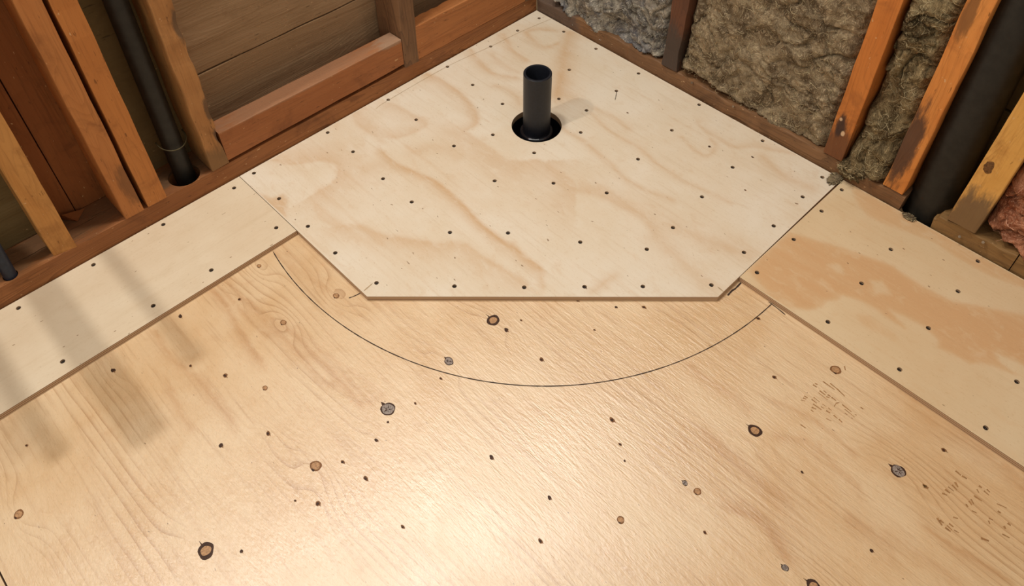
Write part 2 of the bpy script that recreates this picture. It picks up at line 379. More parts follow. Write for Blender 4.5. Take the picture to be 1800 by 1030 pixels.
def plywood(name, axis, base, tan, light_, streak, rough, spec, use_fig=True, use_grain=False, bumpd=.0004, fine=.35):
    t = NT(name)
    S = (lambda a, b: (a, b, a)) if axis == 'y' else (lambda a, b: (b, a, a))
    st = t.noise(t.map(S(150, 7)), 1, 3, .6, .3)
    st2 = t.noise(t.map(S(34, 2.0), (3, 1, 0)), 1, 3, .55, .5)
    blot = t.noise(t.map((5, 5, 5), (1, 7, 0)), 1, 3, .6, .4)
    speck = t.noise(t.map(S(700, 160)), 1, 2, .6)
    c = t.mix(t.ramp(blot, .35, .7), base, light_)
    if use_fig:
        f = t.attr('fig')
        f = t.math('MULTIPLY', f, t.ramp(st2, .2, .6, .7, 1.0))
        c = t.mix(f, c, tan)
    if use_grain:
        g = t.attr('grain')
        g = t.math('ADD', g, t.math('MULTIPLY', t.noise(t.map(S(28, 3.5)), 1, 2, .5), .9))
        fr = t.math('FRACT', g)
        ln = t.math('POWER', fr, 5.0)
        msk = t.ramp(t.noise(t.map(S(9, 2.2), (5, 2, 0)), 1, 2, .5), .42, .68)
        c = t.mix(t.math('MULTIPLY', t.math('MULTIPLY', ln, msk), .75), c, streak)
    mott = t.noise(t.map(S(48, 26), (8, 2, 0)), 1, 4, .65, .5)
    c = t.mix(t.math('MULTIPLY', t.ramp(mott, .5, .72), .4), c, light_)
    c = t.mix(t.math('MULTIPLY', t.ramp(mott, .46, .28), .22), c, tan)
    c = t.mix(t.math('MULTIPLY', t.ramp(st, .5, .82), fine), c, streak)
    c = t.mix(t.math('MULTIPLY', t.ramp(st2, .55, .8), .28), c, tan)
    c = t.mix(t.math('MULTIPLY', t.ramp(st, .42, .2), .35), c, light_)
    c = t.mix(t.math('MULTIPLY', t.ramp(speck, .60, .76), .5), c, streak)
    c = t.mix(t.math('MULTIPLY', t.ramp(speck, .40, .26), .35), c, light_)
    fleck = t.noise(t.map(S(190, 75), (7, 3, 0)), 1, 1, .5)
    c = t.mix(t.math('MULTIPLY', t.ramp(fleck, .775, .80), .75), c, srgb(120, 84, 50))
    # sawn edge: the plies show as stripes
    nz = t.math('ABSOLUTE', t.sep(t.normal())[2])
    z = t.sep(t.pos)[2]
    ply = t.math('SINE', t.math('MULTIPLY', z, 1550.0))
    e = t.mix(t.ramp(ply, -.5, .5), srgb(146, 112, 84), srgb(204, 172, 136))
    c = t.mix(t.ramp(nz, .4, .7), e, c)
    t.set(Base_Color=c, Roughness=t.ramp(blot, .3, .7, rough-.05, rough+.05))
    t.b.inputs['Specular IOR Level'].default_value = spec
    def W(n_, k): return t.math('MULTIPLY', n_, k)
    h1 = t.noise(t.map(S(330, 95), (4, 9, 0)), 1, 3, .65)
    h2 = t.noise(t.map(S(60, 22), (2, 5, 0)), 1, 3, .6)
    h3 = t.noise(t.map(S(130, 20), (6, 1, 0)), 1, 2, .6, .6)
    hgt = t.math('ADD', t.math('ADD', W(st, .5), W(h1, .8)), t.math('ADD', W(h2, .5), W(h3, .8)))
    t.bump(hgt, .5, bumpd)
    return t.mat

def lumber(name, axis, base, dark, pale, stains=(), rough=.62, seed=0.0, ring=.55, fn=.4, gr=.5):
    """sawn softwood; stains = (centre, radii, colour, strength)"""
    t = NT(name)
    def S(a, b): return {'x': (b, a, a), 'y': (a, b, a), 'z': (a, a, b)}[axis]
    off = (seed*3.1, seed*1.7, seed*2.3)
    warp = t.noise(t.map(S(10, 1.6), off), 1, 2, .5, .6)
    fine = t.noise(t.map(S(260, 9), off), 1, 3, .6)
    broad = t.noise(t.map(S(16, 2.4), (off[1], off[2], off[0])), 1, 3, .6, .4)
    w = t.math('FRACT', t.math('MULTIPLY', warp, 22.0))
    w = t.math('MULTIPLY', t.math('POWER', w, 3.0), t.ramp(broad, .35, .65, .25, 1.0))
    c = t.mix(t.ramp(broad, .3, .7), base, pale)
    c = t.mix(t.math('MULTIPLY', w, ring), c, dark)
    c = t.mix(t.math('MULTIPLY', t.ramp(fine, .48, .8), fn), c, dark)
    grime = t.noise(t.map((11, 11, 11), off), 1, 5, .68, .5)
    c = t.mix(t.math('MULTIPLY', t.ramp(grime, .5, .74), gr), c, dark)
    chips = t.noise(t.map(S(150, 80), off), 1, 2, .5)
    nick = t.noise(t.map(S(210, 45), (off[2], off[0], off[1])), 1, 2, .5)
    c = t.mix(t.math('MULTIPLY', t.ramp(nick, .68, .76), .6), c, tuple(x*.45 for x in dark[:3])+(1,))
    c = t.mix(t.math('MULTIPLY', t.ramp(chips, .715, .75), .55), c, srgb(214, 176, 128))
    for ctr, rad, colr, s in stains:
        d = t.vm('SUBTRACT', t.pos, ctr)
        d = t.vm('DIVIDE', d, rad)
        jag = t.noise(t.map(S(95, 22), off), 1, 4, .7)
        l = t.math('ADD', t.vm('LENGTH', d), t.math('MULTIPLY', t.math('SUBTRACT', jag, .5), 1.5))
        c = t.mix(t.math('MULTIPLY', t.ramp(l, 1.25, .65), s), c, colr)
    t.set(Base_Color=c, Roughness=rough)
    t.b.inputs['Specular IOR Level'].default_value = .3
    t.bump(t.math('ADD', t.math('ADD', fine, w), grime), .6, .0012)
    return t.mat

def plain(name, col, rough=.6, spec=.4, metal=0.0, vary=.25, sc=60, bump=.0):
    t = NT(name)
    n = t.noise(t.map((sc, sc, sc)), 1, 4, .6)
    dk = tuple(x*(1-vary) for x in col[:3])+(1,)
    lt = tuple(min(1, x*(1+vary)) for x in col[:3])+(1,)
    t.set(Base_Color=t.mix(t.ramp(n, .3, .7), dk, lt), Roughness=rough, Metallic=metal)
    t.b.inputs['Specular IOR Level'].default_value = spec
    if bump: t.bump(n, .5, bump)
    return t.mat

def wool(name, base, dark, pale, seed=0.0, tint=None):
    t = NT(name)
    off = (seed, seed*2, seed*3)
    q = t.noise(t.map((14, 14, 14), off), 1, 3, .5, color=True)
    wv = t.vm('ADD', t.map((1, 1, 1), off), t.vm('SCALE', q, None))
    sc = [n for n in t.t.nodes if n.type == 'VECT_MATH' and n.operation == 'SCALE'][-1]
    sc.inputs[3].default_value = .10
    big = t.noise(t.map((20, 20, 20), (0, 0, 0), wv), 1, 5, .62, .8)
    fib = t.noise(t.map((170, 150, 95), (0, 0, 0), wv), 1, 4, .65, 1.8)
    fib2 = t.noise(t.map((900, 500, 300), (0, 0, 0), wv), 1, 3, .6, .6)
    c = t.mix(t.ramp(big, .36, .62), dark, base)
    c = t.mix(t.math('MULTIPLY', t.ramp(fib, .48, .68), .85), c, pale)
    c = t.mix(t.math('MULTIPLY', t.ramp(fib, .45, .30), .8), c, dark)
    c = t.mix(t.math('MULTIPLY', t.ramp(fib2, .62, .8), .4), c, pale)
    if tint:
        big2 = t.noise(t.map((9, 9, 9), off), 1, 3, .5)
        c = t.mix(t.math('MULTIPLY', t.ramp(big2, .5, .7), .6), c, tint)
    t.set(Base_Color=c, Roughness=1.0)
    t.b.inputs['Specular IOR Level'].default_value = .05
    t.bump(t.math('ADD', fib, t.math('MULTIPLY', fib2, .5)), 1.0, .007)
    return t.mat

M = {}
M['pent'] = plywood('plywood_corner', 'y', srgb(217, 199, 173), srgb(199, 162, 121), srgb(222, 208, 187), srgb(190, 158, 118), .55, .3, bumpd=.0002, fine=.26)
M['left'] = plywood('plywood_pale', 'x', srgb(210, 188, 158), srgb(198, 173, 139), srgb(216, 197, 169), srgb(190, 160, 122), .6, .25, use_fig=False, bumpd=.0002, fine=.18)
M['right'] = plywood('plywood_patchy', 'y', srgb(210, 182, 143), srgb(203, 161, 116), srgb(214, 189, 152), srgb(186, 148, 106), .6, .25, bumpd=.0002, fine=.2)
M['floor'] = plywood('plywood_floor', 'y', srgb(214, 177, 131), srgb(186, 137, 87), srgb(221, 190, 148), srgb(164, 116, 68), .375, 1.0, use_grain=True, bumpd=.0013, fine=.42)
M['floor'].node_tree.nodes['Principled BSDF'].inputs['IOR'].default_value = 1.62   # smooth sealed face veneer
M['under'] = plain('light_stop_dark', srgb(40, 30, 22), .9, .1)  # dark colour of the added light-blocking box and wall panels
M['pencil'] = plain('pencil_line', srgb(58, 44, 36), .6, .2, sc=300)
M['faint'] = plain('faint_pencil', srgb(176, 150, 116), .6, .2, sc=300)
M['ink'] = plain('faded_ink', srgb(160, 118, 76), .6, .2, sc=300)
M['knot_core'] = plain('knot_core', srgb(172, 130, 90), .5, .3, sc=350, vary=.3)
M['knot_dark'] = plain('knot_dark', srgb(62, 36, 20), .6, .3, sc=400, vary=.4)
M['knot_rim'] = plain('knot_rim', srgb(128, 86, 50), .6, .3, sc=400, vary=.3)
M['knot_grey'] = plain('knot_grey', srgb(138, 124, 114), .5, .4, sc=900, vary=.75)
M['screw'] = plain('screw_dark', srgb(44, 34, 26), .45, .5, metal=.3, sc=400)
M['abs'] = plain('black_plastic', srgb(21, 23, 30), .45, .45, vary=.2, sc=140, bump=.0001)
M['abs_gloss'] = plain('glued_plastic', srgb(22, 22, 26), .12, .6, vary=.3, sc=90, bump=.0015)
M['abs_dusty'] = plain('dusty_plastic', srgb(27, 25, 21), .5, .4, vary=.35, sc=60, bump=.0002)
M['abs_blue'] = plain('blue_black_pipe', srgb(34, 42, 56), .45, .4, vary=.2, sc=90)
M['wire'] = plain('hanger_wire', srgb(86, 76, 50), .5, .4, metal=.5)
M['nail'] = plain('nail_steel', srgb(150, 132, 110), .4, .5, metal=.8)
ORG, ORD, ORP = srgb(178, 112, 58), srgb(112, 62, 28), srgb(192, 128, 72)
GREY = srgb(92, 76, 58)
M['plate_left'] = lumber('plate_left', 'x', srgb(142, 88, 48), srgb(88, 48, 24), srgb(160, 104, 60), seed=1,
    stains=[((1.25, -.055, .056), (.30, .040, .006), srgb(112, 86, 60), .7), ((1.0, -.05, .056), (.09, .04, .006), srgb(104, 78, 54), .6)])
M['stud_a'] = lumber('stud_tan', 'z', srgb(190, 130, 66), srgb(136, 84, 38), srgb(202, 146, 82), seed=2, ring=.25)
M['stud_b'] = lumber('stud_orange', 'z', ORG, ORD, ORP, seed=3, ring=.3, stains=[((1.12, 0, .13), (.02, .03, .05), srgb(110, 72, 42), .7)])
M['stud_c'] = lumber('stud_orange_plain', 'z', srgb(182, 114, 56), ORD, srgb(190, 122, 62), seed=4, ring=.12)
M['stud_d'] = lumber('stud_brown', 'z', srgb(168, 116, 66), srgb(104, 66, 34), srgb(182, 132, 80), seed=5, ring=.3,
    stains=[((.94, .0, .07), (.04, .06, .045), srgb(112, 84, 52), .7), ((.928, .0, .21), (.010, .05, .03), srgb(80, 60, 44), .8), ((.928, 0, .135), (.009, .05, .02), srgb(74, 54, 40), .85), ((.93, 0, .40), (.008, .05, .04), srgb(84, 66, 50), .8)])
M['stud_e'] = lumber('stud_grey_brown', 'z', srgb(118, 84, 56), srgb(66, 46, 32), srgb(130, 94, 64), seed=6)
M['block'] = lumber('blocking_brown', 'x', srgb(152, 92, 50), srgb(98, 56, 28), srgb(166, 104, 60), seed=7, ring=.2,
    stains=[((.69, -.02, .140), (.30, .05, .006), srgb(150, 112, 84), .65), ((.46, -.02, .14), (.05, .06, .012), srgb(160, 134, 110), .6)])
M['block_b'] = lumber('blocking_rust', 'x', srgb(168, 104, 56), srgb(110, 64, 34), srgb(182, 118, 68), seed=8, ring=.2)
M['sheath'] = lumber('sheathing_taupe', 'x', srgb(140, 110, 78), srgb(104, 78, 52), srgb(150, 120, 88), seed=9, ring=.03, rough=.8, fn=.14, gr=.35)
M['sheath_red'] = lumber('sheathing_red', 'z', srgb(134, 78, 38), srgb(84, 44, 20), srgb(146, 90, 46), seed=10, ring=.1, rough=.8)
M['sheath_olive'] = lumber('sheathing_olive', 'x', srgb(112, 92, 56), srgb(84, 68, 40), srgb(118, 98, 62), seed=11, ring=.03, rough=.85, fn=.14, gr=.4)
M['plate_right'] = lumber('plate_right', 'y', srgb(118, 84, 56), srgb(66, 46, 32), srgb(136, 98, 64), seed=12, ring=.4,
    stains=[((0, .06, .03), (.05, .09, .05), srgb(92, 76, 66), .8)])
M['plate_end'] = lumber('plate_end', 'y', srgb(128, 96, 56), srgb(82, 58, 34), srgb(146, 110, 66), seed=13)
M['stud_f'] = lumber('stud_dark', 'z', srgb(96, 60, 40), srgb(52, 36, 28), srgb(108, 68, 46), seed=14,
    stains=[((.0, .44, .09), (.05, .04, .08), srgb(70, 60, 52), .85)])
M['stud_g'] = lumber('stud_rust', 'z', srgb(188, 110, 46), srgb(118, 66, 28), srgb(200, 122, 56), seed=15, ring=.25,
    stains=[((0, .875, .075), (.05, .035, .07), srgb(84, 54, 36), .8), ((0, .872, .135), (.05, .010, .03), srgb(52, 38, 34), .85), ((0, .882, .120), (.05, .004, .006), srgb(226, 190, 150), .8), ((0, .868, .150), (.05, .003, .004), srgb(226, 190, 150), .7)])
M['stud_h'] = lumber('stud_amber', 'z', srgb(198, 118, 52), srgb(128, 70, 30), srgb(214, 140, 70), seed=16, ring=.25,
    stains=[((0, 1.006, .16), (.05, .020, .11), srgb(72, 52, 42), .9), ((0, 1.005, .46), (.05, .012, .05), srgb(118, 78, 42), .8)])
M['stud_i'] = lumber('stud_yellow', 'z', srgb(212, 156, 78), srgb(160, 104, 44), srgb(222, 168, 92), seed=17, ring=.2,
    stains=[((0, 1.16, .07), (.06, .05, .075), srgb(110, 86, 60), .9)])
M['knot_brown'] = plain('stud_knot', srgb(108, 72, 38), .6, .3, sc=260, vary=.4)
M['wool_cool_lit'] = wool('mineral_wool_grey', srgb(184, 172, 152), srgb(104, 98, 94), srgb(226, 214, 192), 1.0, tint=srgb(146, 150, 162))  # bluish tint is cool light painted into the grey wool
M['wool_tan'] = wool('mineral_wool_tan', srgb(172, 150, 118), srgb(110, 92, 70), srgb(212, 190, 154), 2.0)
M['wool_olive'] = wool('mineral_wool_olive', srgb(162, 140, 102), srgb(88, 72, 50), srgb(200, 176, 132), 3.0)
M['wool_pink'] = wool('glass_wool_pink', srgb(216, 148, 112), srgb(160, 92, 62), srgb(240, 182, 146), 4.0)
M['fibre_tan'] = plain('fibre_tan', srgb(186, 168, 130), .9, .1, sc=100)
M['fibre_grey'] = plain('fibre_grey', srgb(196, 188, 172), .9, .1, sc=100)
M['fibre_pink'] = plain('fibre_pink', srgb(238, 176, 144), .9, .1, sc=100)

# ------------------------------------------------------------------ floor (lower plywood)
TOP = .012          # top of the upper plywood
DRAIN = (.3403, .3345)
rng = np.random.default_rng(3)
def grain_field(P):
    h = P[:, 0]/.013
    for i in range(len(P)):
        h[i] += 3.2*noise.noise(Vector((P[i, 0]*5, P[i, 1]*1.3, 4.0)))
    for k, x, y, r in KNOTS:
        if k == 'dot' and r < .003: continue
        a = (1.1 if k == 'dot' else 2.6)
        s = r*2.6+.008
        dx = (P[:, 0]-x)/s; dy = (P[:, 1]-y)/(s*2.2)
        h += a*np.exp(-(dx*dx+dy*dy))*np.sign(math.sin(x*97+y*31)+.2)
    return h
floor_out = [(-.095, -.095), (1.5965, -.095), (1.5965, 2.2), (-.095, 2.2)]
ext = grid_pts(.36, 1.596, .2, 1.75, .0062, rng)
floor = link('floor', slab('floor', floor_out, [circle(DRAIN, .0585, 40), circle((-.055, 1.083), .052, 24), circle((1.012, -.036), .034, 20)], -.018, 0.0,
    ext, lambda P: figure(P, FIG_FLOOR, seed=2.0), grain_field), None, [M['floor']])
tag(floor, 'glossy golden plywood subfloor sheet with knots and a pencilled arc', kind='structure')
second = link('plywood_sheet', slab('plywood_sheet', [(1.599, -.095), (2.4, -.095), (2.4, 2.2), (1.599, 2.2)], [], -.018, 0.0,
    grid_pts(1.6, 2.4, 0, 2.2, .05, rng), lambda P: P[:, 0]*0, grain_field), floor, [M['floor']])
cs = [(-.2, -.2, -.35), (2.6, -.2, -.35), (2.6, 2.4, -.35), (-.2, 2.4, -.35), (-.2, -.2, -.019), (2.6, -.2, -.019), (2.6, 2.4, -.019), (-.2, 2.4, -.019)]
link('light_stop_box', mesh('light_stop_box', cs, [(0, 1, 2, 3), (0, 4, 5, 1), (1, 5, 6, 2), (2, 6, 7, 3), (3, 7, 4, 0)]), floor, [M['under']])  # added box below the floor, keeps world light out of the holes

def blob_poly(c, r, n, seed, ex=1.0, amp=.12):
    g = random.Random(seed)
    ph = [g.uniform(0, 6.28) for _ in range(3)]
    out = []
    for i in range(n):
        a = 2*math.pi*i/n
        q = r*(1+amp*math.sin(2*a+ph[0])+amp*.6*math.sin(3*a+ph[1])+amp*.5*math.sin(5*a+ph[2]))
        out.append((c[0]+q*math.cos(a), c[1]+q*ex*math.sin(a)))
    return out

def knot_mesh(kind, x, y, r, seed):
    z = .00025
    v, f, mi = [], [], []
    def fan(p, zz, m_):
        b = len(v)
        cx = sum(a for a, _ in p)/len(p); cy = sum(a for _, a in p)/len(p)
        v.append((cx, cy, zz+.00005))
        v.extend((a, c, zz) for a, c in p)
        for i in range(len(p)):
            f.append((b, b+1+i, b+1+(i+1) % len(p))); mi.append(m_)
    if kind == 'ring':
        fan(blob_poly((x, y), r*1.1, 20, seed, 1.05, .07), z, 1)
        fan(blob_poly((x, y), r*.68, 18, seed+5, 1.0, .06), z+.0002, 0)
        fan([(x-.0012, y-r*1.0), (x+.0012, y-r*1.0), (x+.0003, y-r*1.9)], z, 1)
    elif kind == 'grey':
        fan(blob_poly((x, y), r*1.05, 18, seed, 1.12, .07), z, 1)
        fan(blob_poly((x, y), r*.86, 16, seed+5, 1.15, .06), z+.0002, 2)
        g = random.Random(seed)
        for k in range(5):
            a = g.uniform(0, 6.28); ca, sa = math.cos(a), math.sin(a)
            w = r*.09
            fan([(x+ca*r*.15-sa*w, y+sa*r*.15+ca*w), (x+ca*r*.15+sa*w, y+sa*r*.15-ca*w), (x+ca*r*.8, y+sa*r*.8)], z+.0004, 1)
        fan([(x-r*.3, y-r*1.0), (x+r*.3, y-r*1.0), (x, y-r*1.8)], z, 1)
    elif kind == 'tan':
        fan(blob_poly((x, y), r*1.08, 16, seed, 1.1, .06), z, 3)
        fan(blob_poly((x, y), r*.78, 14, seed+5, 1.1, .05), z+.0002, 0)
        fan(blob_poly((x+r*.8, y+r*.3), r*.3, 8, seed+9, 1.3, .1), z+.0001, 1)
    else:
        fan(blob_poly((x, y), r*.9, 9, seed, 1.35, .14), z, 3 if seed % 3 else 1)
        fan(blob_poly((x+r*.15, y), r*.55, 8, seed+2, 1.3, .14), z+.0002, 1)
        fan([(x-r*.4, y+r*.5), (x+r*.2, y+r*.7), (x-r*.1, y+r*2.0)], z+.0001, 3)
    # face up
    for i, q in enumerate(f):
        a, b, c = (v[j] for j in q)
        if (b[0]-a[0])*(c[1]-a[1])-(b[1]-a[1])*(c[0]-a[0]) < 0: f[i] = q[::-1]
    return mesh('knot', v, f, mi)
for i, (k, x, y, r) in enumerate(KNOTS):
    o = link('knot', knot_mesh(k, x, y, r, i*17+3), floor, ())
    for q in ('knot_core', 'knot_dark', 'knot_grey', 'knot_rim'): o.data.materials.append(M[q])

def ribbon(name, pts, z, w, parent, mat, seed=0, taper=True):
    g = random.Random(seed)
    P = [np.array(p) for p in pts]
    v, f = [], []
    for i, p in enumerate(P):
        d = P[min(i+1, len(P)-1)]-P[max(i-1, 0)]
        d = d/np.linalg.norm(d)
        nrm = np.array((-d[1], d[0]))
        k = w*.5*g.uniform(.75, 1.2)
        if taper and i in (0, len(P)-1): k *= .35
        v += [(*(p+nrm*k), z), (*(p-nrm*k), z)]
        if i: f.append((2*i-2, 2*i-1, 2*i+1, 2*i))
    return link(name, mesh(name, v, f), parent, [mat])
arc = []
a0, a1 = math.atan2(.2235-.3633, .982-.3628), math.atan2(.992-.3633, .3795-.3628)
for i in range(161):
    a = a0+(a1-a0)*i/160
    rr = .6318+.0035*math.cos((a-math.pi/4)*4)-.001
    arc.append((.3628+rr*math.cos(a), .3633+rr*math.sin(a)))
tag(ribbon('pencil_line', arc, .0003, .0019, floor, M['pencil'], 1), 'thin dark pencilled arc')
ribbon('pencil_line', smooth(TICK_A, 4), .0003, .002, floor, M['pencil'], 2)
ribbon('pencil_line', smooth(TICK_C, 6), .0003, .0034, floor, M['pencil'], 3)
ribbon('pencil_line', smooth([(x+.0045, y) for x, y in TICK_D], 4), .0003, .002, floor, M['pencil'], 4)
def dashes(name, segs, w):
    v, f = [], []
    g = random.Random(5)
    for a, b in segs:
        a = np.array(a); b = np.array(b); d = b-a; d = d/np.linalg.norm(d); nn = np.array((-d[1], d[0]))*w*g.uniform(.35, .75)
        k = len(v)
        v += [(*(a+nn), .00025), (*(a-nn), .00025), (*(b-nn*.6), .00025), (*(b+nn*.6), .00025)]
        f.append((k, k+1, k+2, k+3))
    o = link(name, mesh(name, v, f), floor, [M['ink']])
    return o
tag(dashes('ink_stamp', STAMP_A, .0018), 'broken ink grade stamp')
tag(dashes('ink_stamp', STAMP_B, .0026), 'worn illegible ink grade stamp')

# ------------------------------------------------------------------ upper plywood panels
def screw_mesh():
    bm = bmesh.new()
    r = .0041
    top = [bm.verts.new((r*math.cos(i*math.pi/5), r*math.sin(i*math.pi/5), 0)) for i in range(10)]
    low = [bm.verts.new((.0016*math.cos(i*math.pi/5), .0016*math.sin(i*math.pi/5), -.003)) for i in range(10)]
    rec = [bm.verts.new((.0018*math.cos(i*math.pi/5), .0018*math.sin(i*math.pi/5), 0)) for i in range(10)]
    tip = bm.verts.new((0, 0, -.0014))
    for i in range(10):
        j = (i+1) % 10
        bm.faces.new((rec[i], top[i], top[j], rec[j]))
        bm.faces.new((top[i], low[i], low[j], top[j]))
        bm.faces.new((tip, rec[i], rec[j]))
    me = from_bm('screw', bm)
    me.materials.append(M['screw'])
    return me
SCREW = screw_mesh()
def panel(label, outline, holes, screws, mat, extra=None, figs=None):
    p = link('plywood_panel', slab('plywood_panel', outline, holes+[circle(s, .0045, 10) for s in screws], .0002, TOP, extra, figs), None, [mat])
    tag(p, label, 'plywood', 'upper plywood panels')
    g = random.Random(len(screws))
    for s in screws:
        o = link('screw', SCREW, p)
        o.location = (s[0], s[1], TOP-.0026-g.uniform(0, .0012))
        o.rotation_euler = (g.uniform(-.08, .08), g.uniform(-.08, .08), g.uniform(0, 3))
    return p
A = .9144
pent = [(.0015, .0015), (A, .0015), (A, .4540), (.4480, A), (.0015, A)]
P_PENT = panel('five-sided pale plywood panel in the corner around the black drain pipe', pent, [circle(DRAIN, .0575, 48)], SCREW_PENT, M['pent'],
    grid_pts(0, A, 0, A, .0052, rng), lambda P: figure(P, FIG_PENT, PATCH_PENT, seed=1.0))
P_LEFT = panel('long narrow pale plywood strip along the open stud wall on the left', [(A+.0012, .0015), (2.4, .0015), (2.4, .2214), (A+.0012, .2214)], [], SCREW_LEFT, M['left'])
P_RIGHT = panel('wide plywood strip with pinkish tan patches beside the insulated wall on the right', [(.0015, A+.0042), (.3795, A+.0010), (.3795, 2.2), (.0015, 2.2)], [], SCREW_RIGHT, M['right'],
    grid_pts(0, .38, A, 1.75, .0052, rng), lambda P: figure(P, [], PATCH_RIGHT, seed=3.0))
ribbon('pencil_line', smooth(TICK_B, 4), TOP+.0003, .0022, P_PENT, M['faint'], 6)
ribbon('pencil_line', smooth(TICK_E, 4), TOP+.0003, .0022, P_PENT, M['faint'], 7)
ribbon('pencil_line', smooth(GUIDE, 6), TOP+.0003, .0011, P_PENT, M['faint'], 8)
ribbon('scratch', smooth(SCRATCH, 3), TOP+.0003, .0016, P_PENT, M['pencil'], 9)
for (x, y, r) in ((.118, .655, .003), (.079, .742, .0026), (.158, .452, .0022), (.176, .789, .002)):
    o = link('knot', knot_mesh('dot', x, y, r, int(x*999)), P_PENT, ())
    o.location.z = TOP
    for q in ('knot_core', 'knot_dark', 'knot_grey', 'knot_rim'): o.data.materials.append(M[q])

# ------------------------------------------------------------------ lumber
def beam(name, lo, hi, parent, mat, seg=24, axis=2, jit=.0008, bev=.0022, lean=(0, 0, 0), wane=None, seed=0):
    """sawn timber between two corners; wane(co)->offset bites into an edge"""
    g = random.Random(seed*7+int(lo[0]*1000)+int(lo[1]*1000)*3)
    bm = bmesh.new()
    bmesh.ops.create_cube(bm, size=1)
    lo = Vector(lo); hi = Vector(hi)
    for v in bm.verts:
        v.co = Vector([(lo[i]+hi[i])/2+v.co[i]*(hi[i]-lo[i]) for i in range(3)])
    ed = [e for e in bm.edges if abs((e.verts[0].co-e.verts[1].co).normalized()[axis]) > .9]
    bmesh.ops.bevel(bm, geom=ed, offset=bev, segments=2, affect='EDGES', profile=.6)
    for k in range(1, seg):
        co = Vector((0, 0, 0)); co[axis] = lo[axis]+(hi[axis]-lo[axis])*k/seg
        no = Vector((0, 0, 0)); no[axis] = 1
        bmesh.ops.bisect_plane(bm, geom=bm.verts[:]+bm.edges[:]+bm.faces[:], plane_co=co, plane_no=no)
    sd = g.uniform(0, 50)
    L = hi[axis]-lo[axis]
    for v in bm.verts:
        n_ = noise.noise_vector(v.co*17+Vector((sd, sd, 0)))
        off = n_*jit*2
        off[axis] *= .8
        if wane: off += wane(v.co.copy())
        t_ = (v.co[axis]-lo[axis])/L
        v.co += off+Vector(lean)*t_
    return link(name, from_bm(name, bm), parent, [mat])

# ------------------------------------------------------------------ left wall
wall_left = tag(empty('wall_left'), 'open stud wall of orange brown lumber on the left', kind='structure')
PZ = .056
pipe_hole = circle((1.0115, -.0345), .0325, 24)
def slit(x0, x1, y, w, seed):
    g = random.Random(seed)
    n = 9
    xs = [x0+(x1-x0)*i/n for i in range(n+1)]
    c = [y+g.uniform(-.001, .001) for _ in xs]
    up = [(xs[i], c[i]+w*math.sin(math.pi*(i+.3)/(n+.6))*g.uniform(.4, 1)) for i in range(n+1)]
    dn = [(xs[i], c[i]-w*math.sin(math.pi*(i+.3)/(n+.6))*g.uniform(.4, 1)-.0002) for i in range(n+1)]
    return up+dn[::-1]
plate_me = slab('sole_plate', [(-.0, -.092), (2.4, -.092), (2.4, -.0015), (-.0, -.0015)],
    [pipe_hole, circle((1.3725, -.0185), .0135, 16), slit(1.165, 1.245, -.050, .0012, 1), slit(1.285, 1.36, -.042, .0012, 2), slit(1.175, 1.21, -.055, .0008, 3)], .0005, PZ,
    grid_pts(0, 2.4, -.09, 0, .012, rng))
link('sole_plate', plate_me, wall_left, [M['plate_left']])
ZT = 2.3
def wane_s4(co):
    d = Vector((0, 0, 0))
    if co.x < .932 and co.y > -.012:
        k = max(0, noise.noise(Vector((0, 3, co.z*19))) + .05)*.008
        d.x += k; d.y -= k*.6
    return d
def chamfer_s1(co):
    if co.y > -.004 and co.x > 1.28: return Vector((0, -.008*(co.x-1.28)/.016, 0))
    return Vector((0, 0, 0))
st = beam('stud', (1.254, -.09, PZ), (1.296, 0, ZT), wall_left, M['stud_a'], 40, wane=chamfer_s1, seed=1, lean=(-.04, 0, 0))
tag(st, 'tan stud with a chamfered edge')
beam('stud', (1.1167, -.09, PZ+.0005), (1.155, -.001, ZT), wall_left, M['stud_b'], 40, seed=2)
beam('stud', (1.0675, -.09, PZ+.0030), (1.1078, .001, ZT), wall_left, M['stud_c'], 40, seed=3, lean=(.002, 0, 0))
beam('stud', (.9262, -.09, PZ+.0030), (.9645, .001, ZT), wall_left, M['stud_d'], 220, seed=4, wane=wane_s4, jit=.0012)
beam('stud', (.408, -.09, PZ-.0030), (.4505, 0, ZT), wall_left, M['stud_e'], 60, seed=5, lean=(-.03, 0, 0), jit=.0012)
beam('stud', (1.62, -.09, PZ), (1.66, 0, ZT), wall_left, M['stud_b'], 20, seed=6)
beam('stud', (2.02, -.09, PZ), (2.06, 0, ZT), wall_left, M['stud_c'], 20, seed=7)
beam('stud', (.002, -.09, PZ), (.042, 0, ZT), wall_left, M['stud_e'], 20, seed=8)
b1 = beam('blocking', (.4515, -.044, .0640), (.9255, -.0005, .1390), wall_left, M['block'], 40, axis=0, seed=9, jit=.0005,
    wane=lambda co: Vector((0, 0, -.003*(1-(co.x-.45)/.47) if co.z > .1 else .0015*(1-(co.x-.45)/.47))))
def wane_b2(co):
    d = Vector((0, 0, 0))
    if co.y < -.01 and co.z > .13: d.z -= .005*max(0, noise.noise(Vector((co.x*40, 1, 2)))+.3)
    return d
b2 = beam('blocking', (.043, -.036, .0565), (.4075, -.0008, .150), wall_left, M['block_b'], 60, axis=0, seed=10, jit=.0005, wane=wane_b2, lean=(0, 0, 0))
def board(x0, x1, z0, z1, y, mat, seed, ax=0):
    return beam('sheathing_board', (x0, y-.018, z0), (x1, y, z1), wall_left, mat, 14, axis=ax, seed=seed, jit=.0008, bev=.0012)
for i, (z0, z1) in enumerate(((.02, .2190), (.2222, .415), (.4180, .61), (.613, .80), (.803, 1.3), (1.303, 1.8), (1.803, 2.3))):
    board(.43, .945, z0, z1, -.0945, M['sheath'], 20+i)
    board(.0, .43, z0, z1+.02*(i == 0)*0, -.0945, M['sheath'], 40+i)
